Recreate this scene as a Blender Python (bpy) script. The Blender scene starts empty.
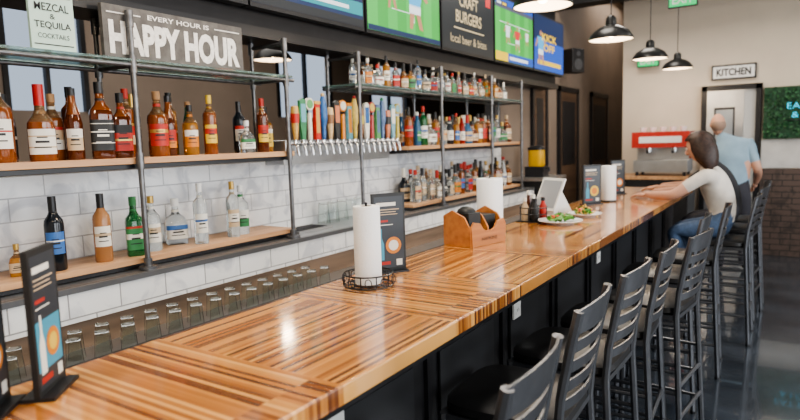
import bpy, bmesh, math, random
from mathutils import Vector, Matrix, Euler
random.seed(7)
S=bpy.context.scene
COL=S.collection
try: S.view_settings.look='AgX - Medium High Contrast'
except Exception: pass
# ------------------------------------------------------------------ materials
MATS={}
def mat(name,col=(.5,.5,.5),rough=.5,metal=0,trans=0,emis=None,es=1.0,coat=0,var=0,vs=8.0,bump=0,ior=1.45,alpha=1):
    if name in MATS: return MATS[name]
    m=bpy.data.materials.new(name); m.use_nodes=True
    nt=m.node_tree; b=nt.nodes['Principled BSDF']
    c=(col[0],col[1],col[2],1)
    b.inputs['Base Color'].default_value=c
    b.inputs['Roughness'].default_value=rough
    b.inputs['Metallic'].default_value=metal
    b.inputs['Transmission Weight'].default_value=trans
    b.inputs['IOR'].default_value=ior
    b.inputs['Coat Weight'].default_value=coat
    b.inputs['Alpha'].default_value=alpha
    if emis:
        b.inputs['Emission Color'].default_value=(*emis,1); b.inputs['Emission Strength'].default_value=es
    if var or bump:
        tc=nt.nodes.new('ShaderNodeTexCoord'); n=nt.nodes.new('ShaderNodeTexNoise')
        n.inputs['Scale'].default_value=vs; n.inputs['Detail'].default_value=5
        nt.links.new(tc.outputs['Object'],n.inputs['Vector'])
        if var:
            r=nt.nodes.new('ShaderNodeValToRGB')
            r.color_ramp.elements[0].position=.3; r.color_ramp.elements[1].position=.7
            r.color_ramp.elements[0].color=(*[x*(1-var) for x in col],1)
            r.color_ramp.elements[1].color=(*[min(1,x*(1+var)) for x in col],1)
            nt.links.new(n.outputs['Fac'],r.inputs['Fac']); nt.links.new(r.outputs['Color'],b.inputs['Base Color'])
        if bump:
            bp=nt.nodes.new('ShaderNodeBump'); bp.inputs['Strength'].default_value=bump; bp.inputs['Distance'].default_value=.01
            nt.links.new(n.outputs['Fac'],bp.inputs['Height']); nt.links.new(bp.outputs['Normal'],b.inputs['Normal'])
    MATS[name]=m; return m
def glow(name,col,es=1.0):
    return mat(name,(col[0]*.3,col[1]*.3,col[2]*.3),.4,emis=col,es=es)

def bar_wood():
    m=bpy.data.materials.new('striped_butcher_block'); m.use_nodes=True; nt=m.node_tree; N=nt.nodes; L=nt.links
    b=N['Principled BSDF']
    def M(op,a,c=None,d=None):
        n=N.new('ShaderNodeMath'); n.operation=op
        for i,x in enumerate((a,c,d)):
            if x is None: continue
            if isinstance(x,(int,float)): n.inputs[i].default_value=x
            else: L.new(x,n.inputs[i])
        return n.outputs[0]
    tc=N.new('ShaderNodeTexCoord'); sp=N.new('ShaderNodeSeparateXYZ'); L.new(tc.outputs['Object'],sp.inputs[0])
    X,Y=sp.outputs[0],sp.outputs[1]
    bl=M('FLOOR',M('DIVIDE',M('SUBTRACT',Y,.99),.525))
    par=M('FLOORED_MODULO',bl,2.0)
    def mix(a,c):
        return M('ADD',M('MULTIPLY',a,M('SUBTRACT',1.0,par)),M('MULTIPLY',c,par))
    across=mix(X,Y); along=mix(Y,X)
    q=M('DIVIDE',across,.0120); s=M('FLOOR',q); fr=M('FRACT',q)
    cv=N.new('ShaderNodeCombineXYZ'); L.new(s,cv.inputs[0]); L.new(M('MULTIPLY',bl,7.31),cv.inputs[1])
    L.new(M('FLOOR',M('DIVIDE',along,.9)),cv.inputs[2])
    wn=N.new('ShaderNodeTexWhiteNoise'); wn.noise_dimensions='3D'; L.new(cv.outputs[0],wn.inputs['Vector'])
    r=N.new('ShaderNodeValToRGB'); e=r.color_ramp.elements
    e[0].position=0; e[0].color=(.15,.042,.010,1); e[1].position=1; e[1].color=(.80,.42,.13,1)
    for p,c in ((.15,(.24,.075,.017,1)),(.3,(.43,.155,.034,1)),(.55,(.59,.245,.056,1)),(.8,(.69,.32,.085,1))):
        k=e.new(p); k.color=c
    L.new(wn.outputs['Value'],r.inputs['Fac'])
    gv=N.new('ShaderNodeCombineXYZ'); L.new(M('MULTIPLY',across,160.0),gv.inputs[0]); L.new(M('MULTIPLY',along,6.0),gv.inputs[1])
    g=N.new('ShaderNodeTexNoise'); g.inputs['Scale'].default_value=1; g.inputs['Detail'].default_value=3; L.new(gv.outputs[0],g.inputs['Vector'])
    seam=M('GREATER_THAN',M('ABSOLUTE',M('SUBTRACT',fr,.5)),.46)
    f=M('MULTIPLY',M('ADD',M('MULTIPLY',g.outputs['Fac'],.4),.8),M('SUBTRACT',1.0,M('MULTIPLY',seam,.2)))
    mx=N.new('ShaderNodeVectorMath'); mx.operation='SCALE'; L.new(r.outputs['Color'],mx.inputs[0]); L.new(f,mx.inputs['Scale'])
    L.new(mx.outputs[0],b.inputs['Base Color'])
    b.inputs['Roughness'].default_value=.27; b.inputs['Coat Weight'].default_value=1.0; b.inputs['Coat Roughness'].default_value=.10
    return m
def brick(name,c1,c2,mortar,w,h,plane='YZ',ms=.004,rough=.3,bumpy=0.3,zo=0.0):
    m=bpy.data.materials.new(name); m.use_nodes=True; nt=m.node_tree; N=nt.nodes; L=nt.links; b=N['Principled BSDF']
    tc=N.new('ShaderNodeTexCoord'); sp=N.new('ShaderNodeSeparateXYZ'); L.new(tc.outputs['Object'],sp.inputs[0])
    ad=N.new('ShaderNodeMath'); ad.operation='ADD'; ad.inputs[1].default_value=zo; L.new(sp.outputs['Z'],ad.inputs[0])
    cv=N.new('ShaderNodeCombineXYZ'); L.new(sp.outputs['Y' if plane=='YZ' else 'X'],cv.inputs[0]); L.new(ad.outputs[0],cv.inputs[1])
    t=N.new('ShaderNodeTexBrick'); L.new(cv.outputs[0],t.inputs['Vector'])
    t.inputs['Scale'].default_value=1; t.inputs['Brick Width'].default_value=w; t.inputs['Row Height'].default_value=h
    t.inputs['Mortar Size'].default_value=ms; t.inputs['Mortar'].default_value=(*mortar,1)
    n=N.new('ShaderNodeTexNoise'); n.inputs['Scale'].default_value=5; n.inputs['Detail'].default_value=8; n.inputs['Distortion'].default_value=1.6
    L.new(tc.outputs['Object'],n.inputs['Vector'])
    r=N.new('ShaderNodeValToRGB'); r.color_ramp.elements[0].color=(*c2,1); r.color_ramp.elements[1].color=(*c1,1)
    r.color_ramp.elements[0].position=.36; r.color_ramp.elements[1].position=.5
    L.new(n.outputs['Fac'],r.inputs['Fac'])
    L.new(r.outputs['Color'],t.inputs['Color1'])
    hs=N.new('ShaderNodeHueSaturation'); hs.inputs['Value'].default_value=.92; L.new(r.outputs['Color'],hs.inputs['Color']); L.new(hs.outputs[0],t.inputs['Color2'])
    L.new(t.outputs['Color'],b.inputs['Base Color']); b.inputs['Roughness'].default_value=rough
    bp=N.new('ShaderNodeBump'); bp.invert=True; bp.inputs['Strength'].default_value=bumpy; bp.inputs['Distance'].default_value=.004
    L.new(t.outputs['Fac'],bp.inputs['Height']); L.new(bp.outputs[0],b.inputs['Normal'])
    return m
def plankwood(name,c1,c2,axis='Y',rough=.45,sc=1.0):
    m=bpy.data.materials.new(name); m.use_nodes=True; nt=m.node_tree; N=nt.nodes; L=nt.links; b=N['Principled BSDF']
    tc=N.new('ShaderNodeTexCoord'); mp=N.new('ShaderNodeMapping'); L.new(tc.outputs['Object'],mp.inputs[0])
    s=[30*sc]*3; s['XYZ'.index(axis)]=2.0*sc; mp.inputs['Scale'].default_value=s
    n=N.new('ShaderNodeTexNoise'); n.inputs['Scale'].default_value=1; n.inputs['Detail'].default_value=6; L.new(mp.outputs[0],n.inputs['Vector'])
    r=N.new('ShaderNodeValToRGB'); r.color_ramp.elements[0].color=(*c1,1); r.color_ramp.elements[1].color=(*c2,1)
    r.color_ramp.elements[0].position=.3; r.color_ramp.elements[1].position=.7
    L.new(n.outputs['Fac'],r.inputs['Fac']); L.new(r.outputs['Color'],b.inputs['Base Color']); b.inputs['Roughness'].default_value=rough
    return m

BARW=bar_wood()
TILE=brick('marble_subway_tile',(.82,.82,.82),(.58,.59,.62),(.40,.40,.41),.30,.10,rough=.18,ms=.003,zo=-.01)
TILE2=brick('marble_step_tile',(.86,.86,.86),(.66,.67,.70),(.35,.35,.35),.22,.12,rough=.18,ms=.003,zo=.02)
BRICKW=brick('dark_brick',(.095,.064,.052),(.052,.036,.030),(.02,.017,.015),.22,.075,plane='XZ',rough=.6,ms=.006)
SHELFW=plankwood('shelf_wood',(.38,.20,.10),(.60,.36,.19))
DKWOOD=plankwood('dark_panel_wood',(.06,.035,.022),(.13,.08,.05),rough=.5,sc=.4)
MIDWOOD=plankwood('step_panel_wood',(.15,.10,.068),(.30,.21,.15),rough=.5,sc=.5)
CADW=plankwood('caddy_wood',(.36,.12,.032),(.52,.21,.06),rough=.4)
BLACK=mat('black_metal',(.015,.015,.017),.35)
BLKP=mat('black_paint',(.018,.018,.02),.45,var=.2)
PIPE=mat('galvanised_pipe',(.17,.17,.175),.42,.85,var=.25,vs=30)
GUN=mat('gunmetal',(.115,.12,.132),.36,.75,var=.12,vs=20)
CHROME=mat('chrome',(.62,.62,.63),.18,1)
STEEL=mat('stainless',(.5,.51,.52),.3,.9,var=.08)
WHITE=mat('white_plastic',(.75,.75,.73),.4)
PAPER=mat('paper_towel',(.86,.86,.85),.9,bump=.2,vs=120)
CREAM=mat('cream_wall',(.60,.52,.42),.8,var=.04,vs=3)
BEIGE2=mat('tan_wall',(.18,.14,.11),.8,var=.08,vs=3)
GREYW=mat('charcoal_wall',(.05,.05,.055),.7,var=.15,vs=3)
SOFF=mat('soffit_black',(.014,.014,.016),.6,var=.2)
CEIL=mat('ceiling_dark',(.05,.048,.046),.8,var=.1)
CONC=mat('polished_concrete',(.042,.05,.062),.16,var=.45,vs=2.5,coat=.5)
VINYL=mat('black_vinyl',(.012,.012,.013),.4)
CGLASS=mat('clear_glass',(.93,.97,.96),.02,trans=1,ior=1.2)
SGLASS=mat('shelf_glass',(.55,.75,.70),.05,trans=.85,ior=1.2)
# ------------------------------------------------------------------ mesh builder
class MB:
    def __init__(s): s.v=[];s.f=[];s.mi=[];s.ms=[]
    def idx(s,m):
        if m not in s.ms: s.ms.append(m)
        return s.ms.index(m)
    def add(s,vs,fs,m,M=None):
        o=len(s.v); k=s.idx(m)
        for p in vs:
            p=Vector(p); s.v.append(M@p if M else p)
        for f in fs: s.f.append([i+o for i in f]); s.mi.append(k)
    def box(s,c,d,m,M=None):
        x,y,z=d[0]/2,d[1]/2,d[2]/2; c=Vector(c)
        vs=[c+Vector((a*x,b*y,e*z)) for a in(-1,1) for b in(-1,1) for e in(-1,1)]
        s.add(vs,[(0,1,3,2),(4,6,7,5),(0,4,5,1),(2,3,7,6),(0,2,6,4),(1,5,7,3)],m,M)
    def bx(s,a,b,m,M=None):
        s.box([(a[i]+b[i])/2 for i in range(3)],[abs(b[i]-a[i]) for i in range(3)],m,M)
    def lathe(s,pr,m,c=(0,0,0),n=20,M=None,arc=None):
        c=Vector(c); vs=[];fs=[]
        full=arc is None
        k=n if full else n+1
        for p in pr:
            r,z=p[0],p[1]; pw=p[2] if len(p)>2 else 2
            for i in range(k):
                a=2*math.pi*i/n if full else arc[0]+(arc[1]-arc[0])*i/n
                ca,sa=math.cos(a),math.sin(a)
                q=1.0 if pw==2 else (abs(ca)**pw+abs(sa)**pw)**(-1/pw)
                vs.append(c+Vector((r*q*ca,r*q*sa,z)))
        for j in range(len(pr)-1):
            for i in range(n):
                i2=(i+1)%k if full else i+1
                fs.append((j*k+i,j*k+i2,(j+1)*k+i2,(j+1)*k+i))
        s.add(vs,fs,m,M)
    def tube(s,pts,r,m,n=10,M=None,closed=False,flat=None):
        pts=[Vector(p) for p in pts]; L=len(pts); vs=[];fs=[]
        rr=r if isinstance(r,(list,tuple)) else [r]*L
        up=None
        for i,p in enumerate(pts):
            if closed: t=(pts[(i+1)%L]-pts[i-1]).normalized()
            else: t=(pts[min(i+1,L-1)]-pts[max(i-1,0)]).normalized()
            if up is None:
                up=Vector((0,0,1)) if abs(t.z)<.9 else Vector((1,0,0))
            a=(up-t*up.dot(t)).normalized(); up=a; b=t.cross(a)
            for k in range(n):
                q=2*math.pi*k/n
                f=flat if flat else 1
                vs.append(p+a*math.cos(q)*rr[i]+b*math.sin(q)*rr[i]*f)
        for i in range(L if closed else L-1):
            j=(i+1)%L
            for k in range(n):
                k2=(k+1)%n; fs.append((i*n+k,i*n+k2,j*n+k2,j*n+k))
        if not closed:
            fs.append(tuple(range(n))[::-1]); fs.append(tuple((L-1)*n+k for k in range(n)))
        s.add(vs,fs,m,M)
    def cyl(s,a,b,r,m,n=16,M=None): s.tube([a,b],r,m,n,M)
    def ring(s,c,r,t,m,n=28,M=None,ry=None):
        ry=ry or r
        s.tube([Vector(c)+Vector((r*math.cos(2*math.pi*i/n),ry*math.sin(2*math.pi*i/n),0)) for i in range(n)],t,m,6,M,closed=True)
    def sph(s,c,r,m,M=None,n=16,h=10,fn=None):
        if isinstance(r,(int,float)): r=(r,r,r)
        vs=[];fs=[]
        for j in range(h+1):
            th=math.pi*j/h
            for i in range(n):
                a=2*math.pi*i/n
                p=Vector((math.sin(th)*math.cos(a)*r[0],math.sin(th)*math.sin(a)*r[1],math.cos(th)*r[2]))
                if fn: p=fn(p)
                vs.append(Vector(c)+p)
        for j in range(h):
            for i in range(n):
                i2=(i+1)%n; fs.append((j*n+i,(j+1)*n+i,(j+1)*n+i2,j*n+i2))
        s.add(vs,fs,m,M)
    def prism(s,poly,o,u,v,t,m,M=None):
        o,u,v=Vector(o),Vector(u),Vector(v); w=u.cross(v).normalized()*t; n=len(poly)
        vs=[o+u*p[0]+v*p[1] for p in poly]+[o+u*p[0]+v*p[1]+w for p in poly]
        fs=[tuple(range(n))[::-1],tuple(range(n,2*n))]+[(i,(i+1)%n,(i+1)%n+n,i+n) for i in range(n)]
        s.add(vs,fs,m,M)
    def quad(s,o,u,v,m,M=None):
        o,u,v=Vector(o),Vector(u),Vector(v); s.add([o,o+u,o+u+v,o+v],[(0,1,2,3)],m,M)
    def disc(s,c,u,v,r,m,n=20,M=None):
        c,u,v=Vector(c),Vector(u),Vector(v)
        s.add([c+u*math.cos(2*math.pi*i/n)*r+v*math.sin(2*math.pi*i/n)*r for i in range(n)],[tuple(range(n))],m,M)
    def text(s,t,c,u,v,w,h,m,M=None,off=0.0,ext=0.0):
        cu=bpy.data.curves.new('t','FONT'); cu.body=t; cu.align_x='CENTER'; cu.size=1; cu.offset=off; cu.resolution_u=3; cu.extrude=ext
        ob=bpy.data.objects.new('t',cu); COL.objects.link(ob); bpy.context.view_layer.update()
        me=ob.evaluated_get(bpy.context.evaluated_depsgraph_get()).to_mesh()
        P=[Vector(x.co) for x in me.vertices]; F=[tuple(p.vertices) for p in me.polygons]
        x0,x1=min(p.x for p in P),max(p.x for p in P); y0,y1=min(p.y for p in P),max(p.y for p in P)
        c,u,v=Vector(c),Vector(u),Vector(v); nn=u.cross(v)
        s.add([c+u*((p.x-(x0+x1)/2)/(x1-x0)*w)+v*((p.y-(y0+y1)/2)/(y1-y0)*h)+nn*p.z for p in P],F,m,M)
        bpy.data.objects.remove(ob); bpy.data.curves.remove(cu)
    def build(s,name,loc=(0,0,0),rot=0,parent=None,bevel=0,recalc=True,ang=38):
        me=bpy.data.meshes.new(name); me.from_pydata([tuple(p) for p in s.v],[],s.f)
        for m in s.ms: me.materials.append(m)
        for p,k in zip(me.polygons,s.mi): p.material_index=k
        if recalc:
            b=bmesh.new(); b.from_mesh(me); bmesh.ops.remove_doubles(b,verts=b.verts,dist=1e-6)
            bmesh.ops.recalc_face_normals(b,faces=b.faces); b.to_mesh(me); b.free()
        for p in me.polygons: p.use_smooth=True
        me.set_sharp_from_angle(angle=math.radians(ang)); me.update()
        ob=bpy.data.objects.new(name,me); COL.objects.link(ob); ob.location=loc; ob.rotation_euler=(0,0,rot)
        if parent: ob.parent=parent
        if bevel:
            bm=ob.modifiers.new('b','BEVEL'); bm.width=bevel; bm.segments=2; bm.limit_method='ANGLE'
        return ob
def inst(ob,name,loc,rot=0):
    o=bpy.data.objects.new(name,ob.data); COL.objects.link(o); o.location=loc; o.rotation_euler=(0,0,rot)
    for m in ob.modifiers:
        k=o.modifiers.new(m.name,m.type)
        if m.type=='BEVEL': k.width=m.width;k.segments=2;k.limit_method='ANGLE'
    return o
def T(x,y,z,r=0): return Matrix.Translation((x,y,z))@Matrix.Rotation(r,4,'Z')
UY,UZ,UX=(0,1,0),(0,0,1),(1,0,0)

# ------------------------------------------------------------------ camera
Yc=Vector((395,80,-600)).normalized()
Zc=Vector((-.03,1,(80-395*.03)/600)).normalized()
Xc=Yc.cross(Zc).normalized(); Zc=Xc.cross(Yc)
R=Matrix((Xc,Yc,Zc))
cam=bpy.data.cameras.new('camera'); co=bpy.data.objects.new('camera',cam); COL.objects.link(co)
co.matrix_world=Matrix.Translation((0,0,1.6))@R.to_4x4()
cam.sensor_width=36; cam.lens=27; cam.clip_start=.02; cam.clip_end=100
cam.dof.use_dof=True; cam.dof.focus_distance=2.35; cam.dof.aperture_fstop=2.4
S.camera=co
# ------------------------------------------------------------------ room shell
H=4.0
m=MB(); m.bx((-6.2,-2.2,-.1),(3.7,13,0),CONC); m.build('floor')
m=MB(); m.bx((-6.2,-2.2,H),(3.7,13,H+.1),CEIL)
m.build('ceiling')
m=MB()
m.bx((-2.88,-2.2,0),(-2.762,6.3,1.5),TILE)
m.bx((-2.88,-2.2,2.28),(-2.762,6.3,H),BEIGE2)
m.bx((-2.88,-2.2,1.5),(-2.762,.0,2.28),GREYW)
m.bx((-2.88,6.15,1.5),(-2.762,6.3,2.28),GREYW)
m.bx((-2.88,6.3,0),(-2.762,13,H),BEIGE2)
m.build('wall_left')
for i,(a,b) in enumerate(((7.2,7.75),(8.2,9.1),(9.8,10.8))):
    m=MB(); m.bx((-2.758,a,0.002),(-2.72,a+.07,2.3),BLACK); m.bx((-2.758,b-.07,0.002),(-2.72,b,2.3),BLACK); m.bx((-2.758,a,2.23),(-2.72,b,2.3),BLACK)
    m.bx((-2.756,a+.07,.01),(-2.735,b-.07,2.23),DKWOOD); m.bx((-2.736,a+.16,1.2),(-2.73,b-.16,2.1),BLKP); m.cyl((-2.735,a+.12,1.05),(-2.69,a+.12,1.05),.02,CHROME)
    m.build('door_%d'%(i+2))
m=MB()
DIM=mat('backroom_wall',(.25,.195,.155),.8,var=.1,vs=2)
m.bx((-6.2,-2.2,0),(-6.08,13,1.35),DKWOOD); m.bx((-6.2,-2.2,1.35),(-6.08,13,2.0),DIM)
wins=[(1.3,2.3),(2.7,3.5),(6.2,7.4),(8.4,9.6)]
y=-2.2
for a,b in wins:
    m.bx((-6.2,y,2.0),(-6.08,a,3.1),DIM); y=b
    m.bx((-6.12,a,2.0),(-6.06,a+.05,3.1),BLACK); m.bx((-6.12,b-.05,2.0),(-6.06,b,3.1),BLACK)
    m.bx((-6.12,(a+b)/2-.02,2.0),(-6.06,(a+b)/2+.02,3.1),BLACK)
m.bx((-6.2,y,2.0),(-6.08,13,3.1),DIM); m.bx((-6.2,-2.2,3.1),(-6.08,13,H),DIM)
m.build('wall_backroom')
WP=mat('cement_panel',(.48,.47,.45),.7,var=.08)
m=MB(); m.bx((-2.07,9,2.21),(3.49,9.12,H),CREAM); m.build('wall_far_upper')
m=MB(); m.bx((-2.07,9,0),(-1.06,9.12,2.209),CREAM); m.build('wall_far_left')
m=MB()
m.bx((-.36,9,1.1),(3.49,9.12,2.209),CREAM)
m.bx((-.36,8.97,0),(3.49,9.12,1.12),BRICKW)
m.bx((-.355,8.975,1.13),(3.49,9.0,1.49),WP)
m.build('wall_far_right')
m=MB(); m.bx((-2.07,9.13,0),(-1.97,12.5,H),CREAM); m.bx((-2.75,12.4,0),(-1.97,12.5,H),CREAM); m.build('wall_corridor')
m=MB(); y=-2.2
for a,b in ((-1.2,1.2),(1.8,4.2),(4.8,7.2)):
    m.bx((3.5,y,.5),(3.62,a,3.4),CREAM); y=b
m.bx((3.5,y,.5),(3.62,9,3.4),CREAM); m.bx((3.5,-2.2,0),(3.62,9,.5),CREAM); m.bx((3.5,-2.2,3.4),(3.62,9,H),CREAM)
m.build('wall_right')
k=0
for a,b in ((-1.2,1.2),(1.8,4.2),(4.8,7.2)):
    m=MB()
    for yy in (a,(a+b)/2,b-.05): m.bx((3.52,yy,.5),(3.58,yy+.05,3.4),BLACK)
    for zz in (.5,2.5,3.35): m.bx((3.52,a,zz),(3.58,b,zz+.05),BLACK)
    k+=1; m.build('window_%d'%k)
m=MB(); m.bx((-6.2,-2.3,0),(3.7,-2.2,H),CREAM); m.build('wall_near')
m=MB(); m.bx((-6.2,12.9,0),(3.7,13,H),DIM); m.build('wall_end')
# kitchen door
m=MB()
for a,b in (((-1.05,8.94,0.002),(-.99,8.995,2.2)),((-.43,8.94,0.002),(-.37,8.995,2.2)),((-1.05,8.94,2.14),(-.37,8.995,2.2))): m.bx(a,b,BLACK)
m.bx((-.99,8.965,.01),(-.56,8.99,2.14),STEEL); m.bx((-.90,8.958,1.33),(-.66,8.964,1.92),BLACK); m.bx((-.88,8.954,1.36),(-.68,8.957,1.89),mat('door_pane',(.35,.38,.4),.1,.3))
m.bx((-.56,8.975,0.01),(-.43,8.99,2.14),mat('kitchen_glow',(.35,.35,.34),.6,emis=(.8,.8,.75),es=.12))
m.bx((-.62,8.93,1.0),(-.59,8.96,1.25),CHROME)
m.build('door_1')
m=MB(); m.bx((-.945,8.965,2.275),(-.435,8.999,2.465),BLACK); m.bx((-.925,8.96,2.295),(-.455,8.966,2.445),WHITE)
m.text('KITCHEN',(-.69,8.957,2.37),UX,UZ,.39,.095,BLACK,off=.03); m.build('kitchen_sign')
HG=mat('hedge_leaf',(.014,.058,.024),.6,var=.5,vs=30); HG2=mat('hedge_leaf_light',(.03,.11,.04),.6)
m=MB(); m.bx((-.34,8.93,1.5),(2.2,8.999,2.14),HG)
for i in range(1800):
    x=random.uniform(-.33,2.18); z=random.uniform(1.51,2.12); y=random.uniform(8.905,8.93); a=random.uniform(0,6.3)
    u=Vector((math.cos(a),random.uniform(-.6,.6),math.sin(a)))*.026; v=Vector((-math.sin(a),random.uniform(-.6,.6),math.cos(a)))*.015
    m.add([Vector((x,y,z))-u,Vector((x,y,z))+v,Vector((x,y,z))+u,Vector((x,y,z))-v],[(0,1,2,3)],random.choice((HG,HG,HG2)))
m.build('hedge_panel',recalc=False)
m=MB(); NE=glow('neon_cyan',(.04,.62,.9),1.7)
m.text('EAT DRINK',(.22,8.88,1.90),UX,UZ,.62,.075,NE,off=-.012); m.text('& LOVE',(.16,8.88,1.79),UX,UZ,.4,.07,NE,off=-.012)
m.bx((-.12,8.885,1.72),(.55,8.90,1.728),BLACK); m.build('neon_sign',recalc=False)
GEX=glow('exit_green',(.02,.7,.2),.9)
def exit_sign(loc,drop):
    m=MB(); m.bx((-.14,-.02,-.08),(.14,.02,.08),BLKP); m.bx((-.13,-.024,-.07),(.13,-.02,.07),GEX)
    m.text('EXIT',(0,-.026,0),UX,UZ,.2,.09,WHITE,off=.02)
    if drop: m.cyl((0,0,.08),(0,0,drop),.01,BLACK)
    else: m.bx((-.04,.02,-.04),(.04,.078,.04),WHITE)
    m.build('exit_sign',loc,recalc=False)
exit_sign((-1.72,8.92,2.60),0); exit_sign((-1.02,7,2.98),1.02)
m=MB(); m.bx((-2.76,-2.2,2.24),(-2.56,7.55,3.15),SOFF); m.bx((-2.76,-2.2,3.15),(-2.45,7.55,3.22),SOFF)
m.bx((-2.76,-2.2,2.2),(-2.52,7.55,2.26),BLACK); m.build('trim_1')
m=MB(); m.bx((-2.74,8.2,3.35),(3.49,8.5,H),BLKP); m.build('trim_2')
m=MB(); m.cyl((-.6,-2.1,3.6),(-.6,8.1,3.6),.2,STEEL,24)
for yy in (0,2,4,6,8): m.cyl((-.6,yy,3.6),(-.6,yy+.04,3.6),.215,STEEL,24); m.cyl((-.6,yy,3.6),(-.6,yy,4),.01,BLACK,6)
m.build('air_duct')
# ------------------------------------------------------------------ televisions
def E(n,c,s=1.0): return glow('scr_'+n,c,s)
GR=E('grass',(.06,.42,.07)); GR2=E('grass2',(.09,.52,.10)); BLU=E('blue',(.02,.10,.50)); NAV=E('navy',(.01,.03,.10)); WH=E('white',(.85,.88,.9))
CY=E('cyan',(.08,.45,.8)); YE=E('yellow',(.9,.6,.03)); DK=E('dark',(.02,.025,.03)); CR=E('crowd',(.10,.10,.16)); RD=E('red',(.7,.05,.05)); SKN=E('skin',(.5,.25,.15)); BG=E('warmtext',(.62,.50,.30)); TEA=E('teal',(.03,.30,.34))
def tv(y0,kind):
    w,h=1.02,.64
    m=MB(); m.bx((-.03,0,0),(.03,w,h),BLACK); m.bx((-.045,.2,.12),(-.03,.8,.5),BLKP)
    for a in (.35,.65): m.bx((-.07,a-.03,.2),(-.04,a+.03,.42),PIPE)
    X=.0305; W=w-.03; Hh=h-.04
    def q(y,z,dy,dz,mm,l=1): m.quad((X+l*.0008,.015+y*W,.025+z*Hh),(0,dy*W,0),(0,0,dz*Hh),mm)
    def player(a,b,s,c,l=5):
        P=lambda y,z:(X+l*.0008,.015+(a+y*s)*W,.025+(b+z*s)*Hh)
        def poly(pts,mm): m.add([P(*p) for p in pts],[tuple(range(len(pts)))],mm)
        poly([(-.10,.38),(.10,.38),(.16,.72),(-.16,.72)],c); poly([(-.11,.25),(.11,.25),(.11,.40),(-.11,.40)],WH)
        poly([(-.11,.0),(-.05,.0),(-.01,.26),(-.10,.26)],SKN); poly([(.08,.02),(.16,.0),(.10,.26),(.02,.26)],SKN)
        poly([(-.16,.70),(-.26,.45),(-.21,.43),(-.11,.62)],SKN); poly([(.16,.70),(.27,.52),(.22,.48),(.11,.62)],SKN)
        m.disc(P(0,.82),(0,1,0),(0,0,1),.075*s*Hh,SKN,12)
    if kind in('soccer','soccer2','close'):
        q(0,0,1,1,GR,0)
        for i in range(0,8,2): q(i/8,.0,.125,1,GR2,1)
        q(.1,.62,.8,.012,WH,2); q(.6,.2,.012,.42,WH,2); q(.3,.3,.3,.01,WH,2)
        if kind!='close': q(0,.84,1,.16,CR,2)
        q(.03,.88,.26,.07,NAV,4); q(.04,.895,.1,.04,WH,5); q(.17,.895,.1,.04,YE,5)
        if kind=='soccer':
            for a,b,c in ((.2,.3,WH),(.38,.5,RD),(.62,.25,WH),(.78,.5,RD),(.5,.1,WH)): player(a,b,.2,c)
        elif kind=='close':
            player(.62,.12,.75,CY); player(.3,.3,.45,WH); q(0,0,1,.06,NAV,6)
        else:
            player(.3,.3,.4,WH); player(.55,.22,.45,RD); player(.82,.35,.3,WH); q(0,.9,1,.1,BLU,3); q(0,0,.3,.14,YE,6); q(.3,0,.7,.14,BLU,6); q(.34,.04,.5,.05,WH,7)
    elif kind=='text':
        q(0,0,1,1,DK,0); m.text('CRAFT\nBURGERS',(X+.002,.5,.38),UY,UZ,.5,.24,BG,off=.02); q(.2,.3,.6,.02,BG); m.text('local beer & bites',(X+.002,.5,.12),UY,UZ,.7,.07,BG); q(.08,.8,.1,.12,TEA,1); q(.84,.75,.1,.18,RD,1)
    elif kind=='news':
        q(0,0,1,1,NAV,0); q(0,.12,1,.14,TEA); q(.03,.14,.3,.08,WH,2); q(.4,.16,.45,.04,WH,2); q(0,0,1,.08,DK,2); q(.55,.3,.3,.6,CR,2); q(.1,.4,.3,.4,BLU,2)
    else:
        q(0,0,1,1,BLU,0); q(0,.55,1,.45,NAV); m.text('KICK\nOFF',(X+.003,.5,.34),UY,UZ,.5,.2,YE,off=.03); q(.1,.1,.8,.08,YE,2); player(.2,.1,.7,CY,3)
    m.build('television',(-2.48,y0,2.345),recalc=False)
for y0,kd in ((.25,'soccer'),(1.3,'news'),(2.335,'news'),(3.38,'close'),(4.425,'text'),(5.47,'soccer2'),(6.515,'promo')): tv(y0,kd)
m=MB(); m.bx((-.1,-.11,-.16),(.08,.11,.16),BLACK); m.disc((.082,0,-.05),UY,UZ,.075,GUN); m.disc((.082,0,.09),UY,UZ,.035,GUN); m.cyl((-.1,0,0),(-.19,0,0),.02,BLACK)
m.build('wall_speaker',(-2.55,8.3,2.62),-.5,bevel=.008)
# ------------------------------------------------------------------ bar counter
m=MB()
m.bx((-1.48,-.4,1.022),(-.815,6.45,1.07),BARW)
bar_ob=m.build('bar_counter',bevel=.004)
m=MB()
m.bx((-1.40,-.38,0),(-.98,6.4,1.02),BLKP)
m.bx((-1.56,-.4,.98),(-1.484,6.45,1.045),BLACK)
m.bx((-.98,-.38,.98),(-.86,6.43,1.02),BLACK)
y=-.2
while y<6.3:
    m.bx((-.98,y,.12),(-.965,y+.025,.98),BLACK); m.bx((-.975,y+.09,.2),(-.968,y+.52,.9),mat('panel_inset',(.03,.031,.034),.4)); y+=.6
m.bx((-.98,-.38,0),(-.955,6.4,.12),BLACK)
m.build('cabinet',parent=bar_ob)
for yy in (1.12,2.33,3.6):
    m=MB(); m.box((0,0,0),(.008,.075,.118),WHITE)
    for z in (.027,-.027):
        m.box((.005,0,z),(.004,.036,.034),WHITE); m.box((.0075,-.008,z+.003),(.001,.003,.012),BLACK); m.box((.0075,.008,z+.003),(.001,.003,.012),BLACK)
    m.build('power_outlet',(-.962+.004,yy,.905),bevel=.002)
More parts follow.
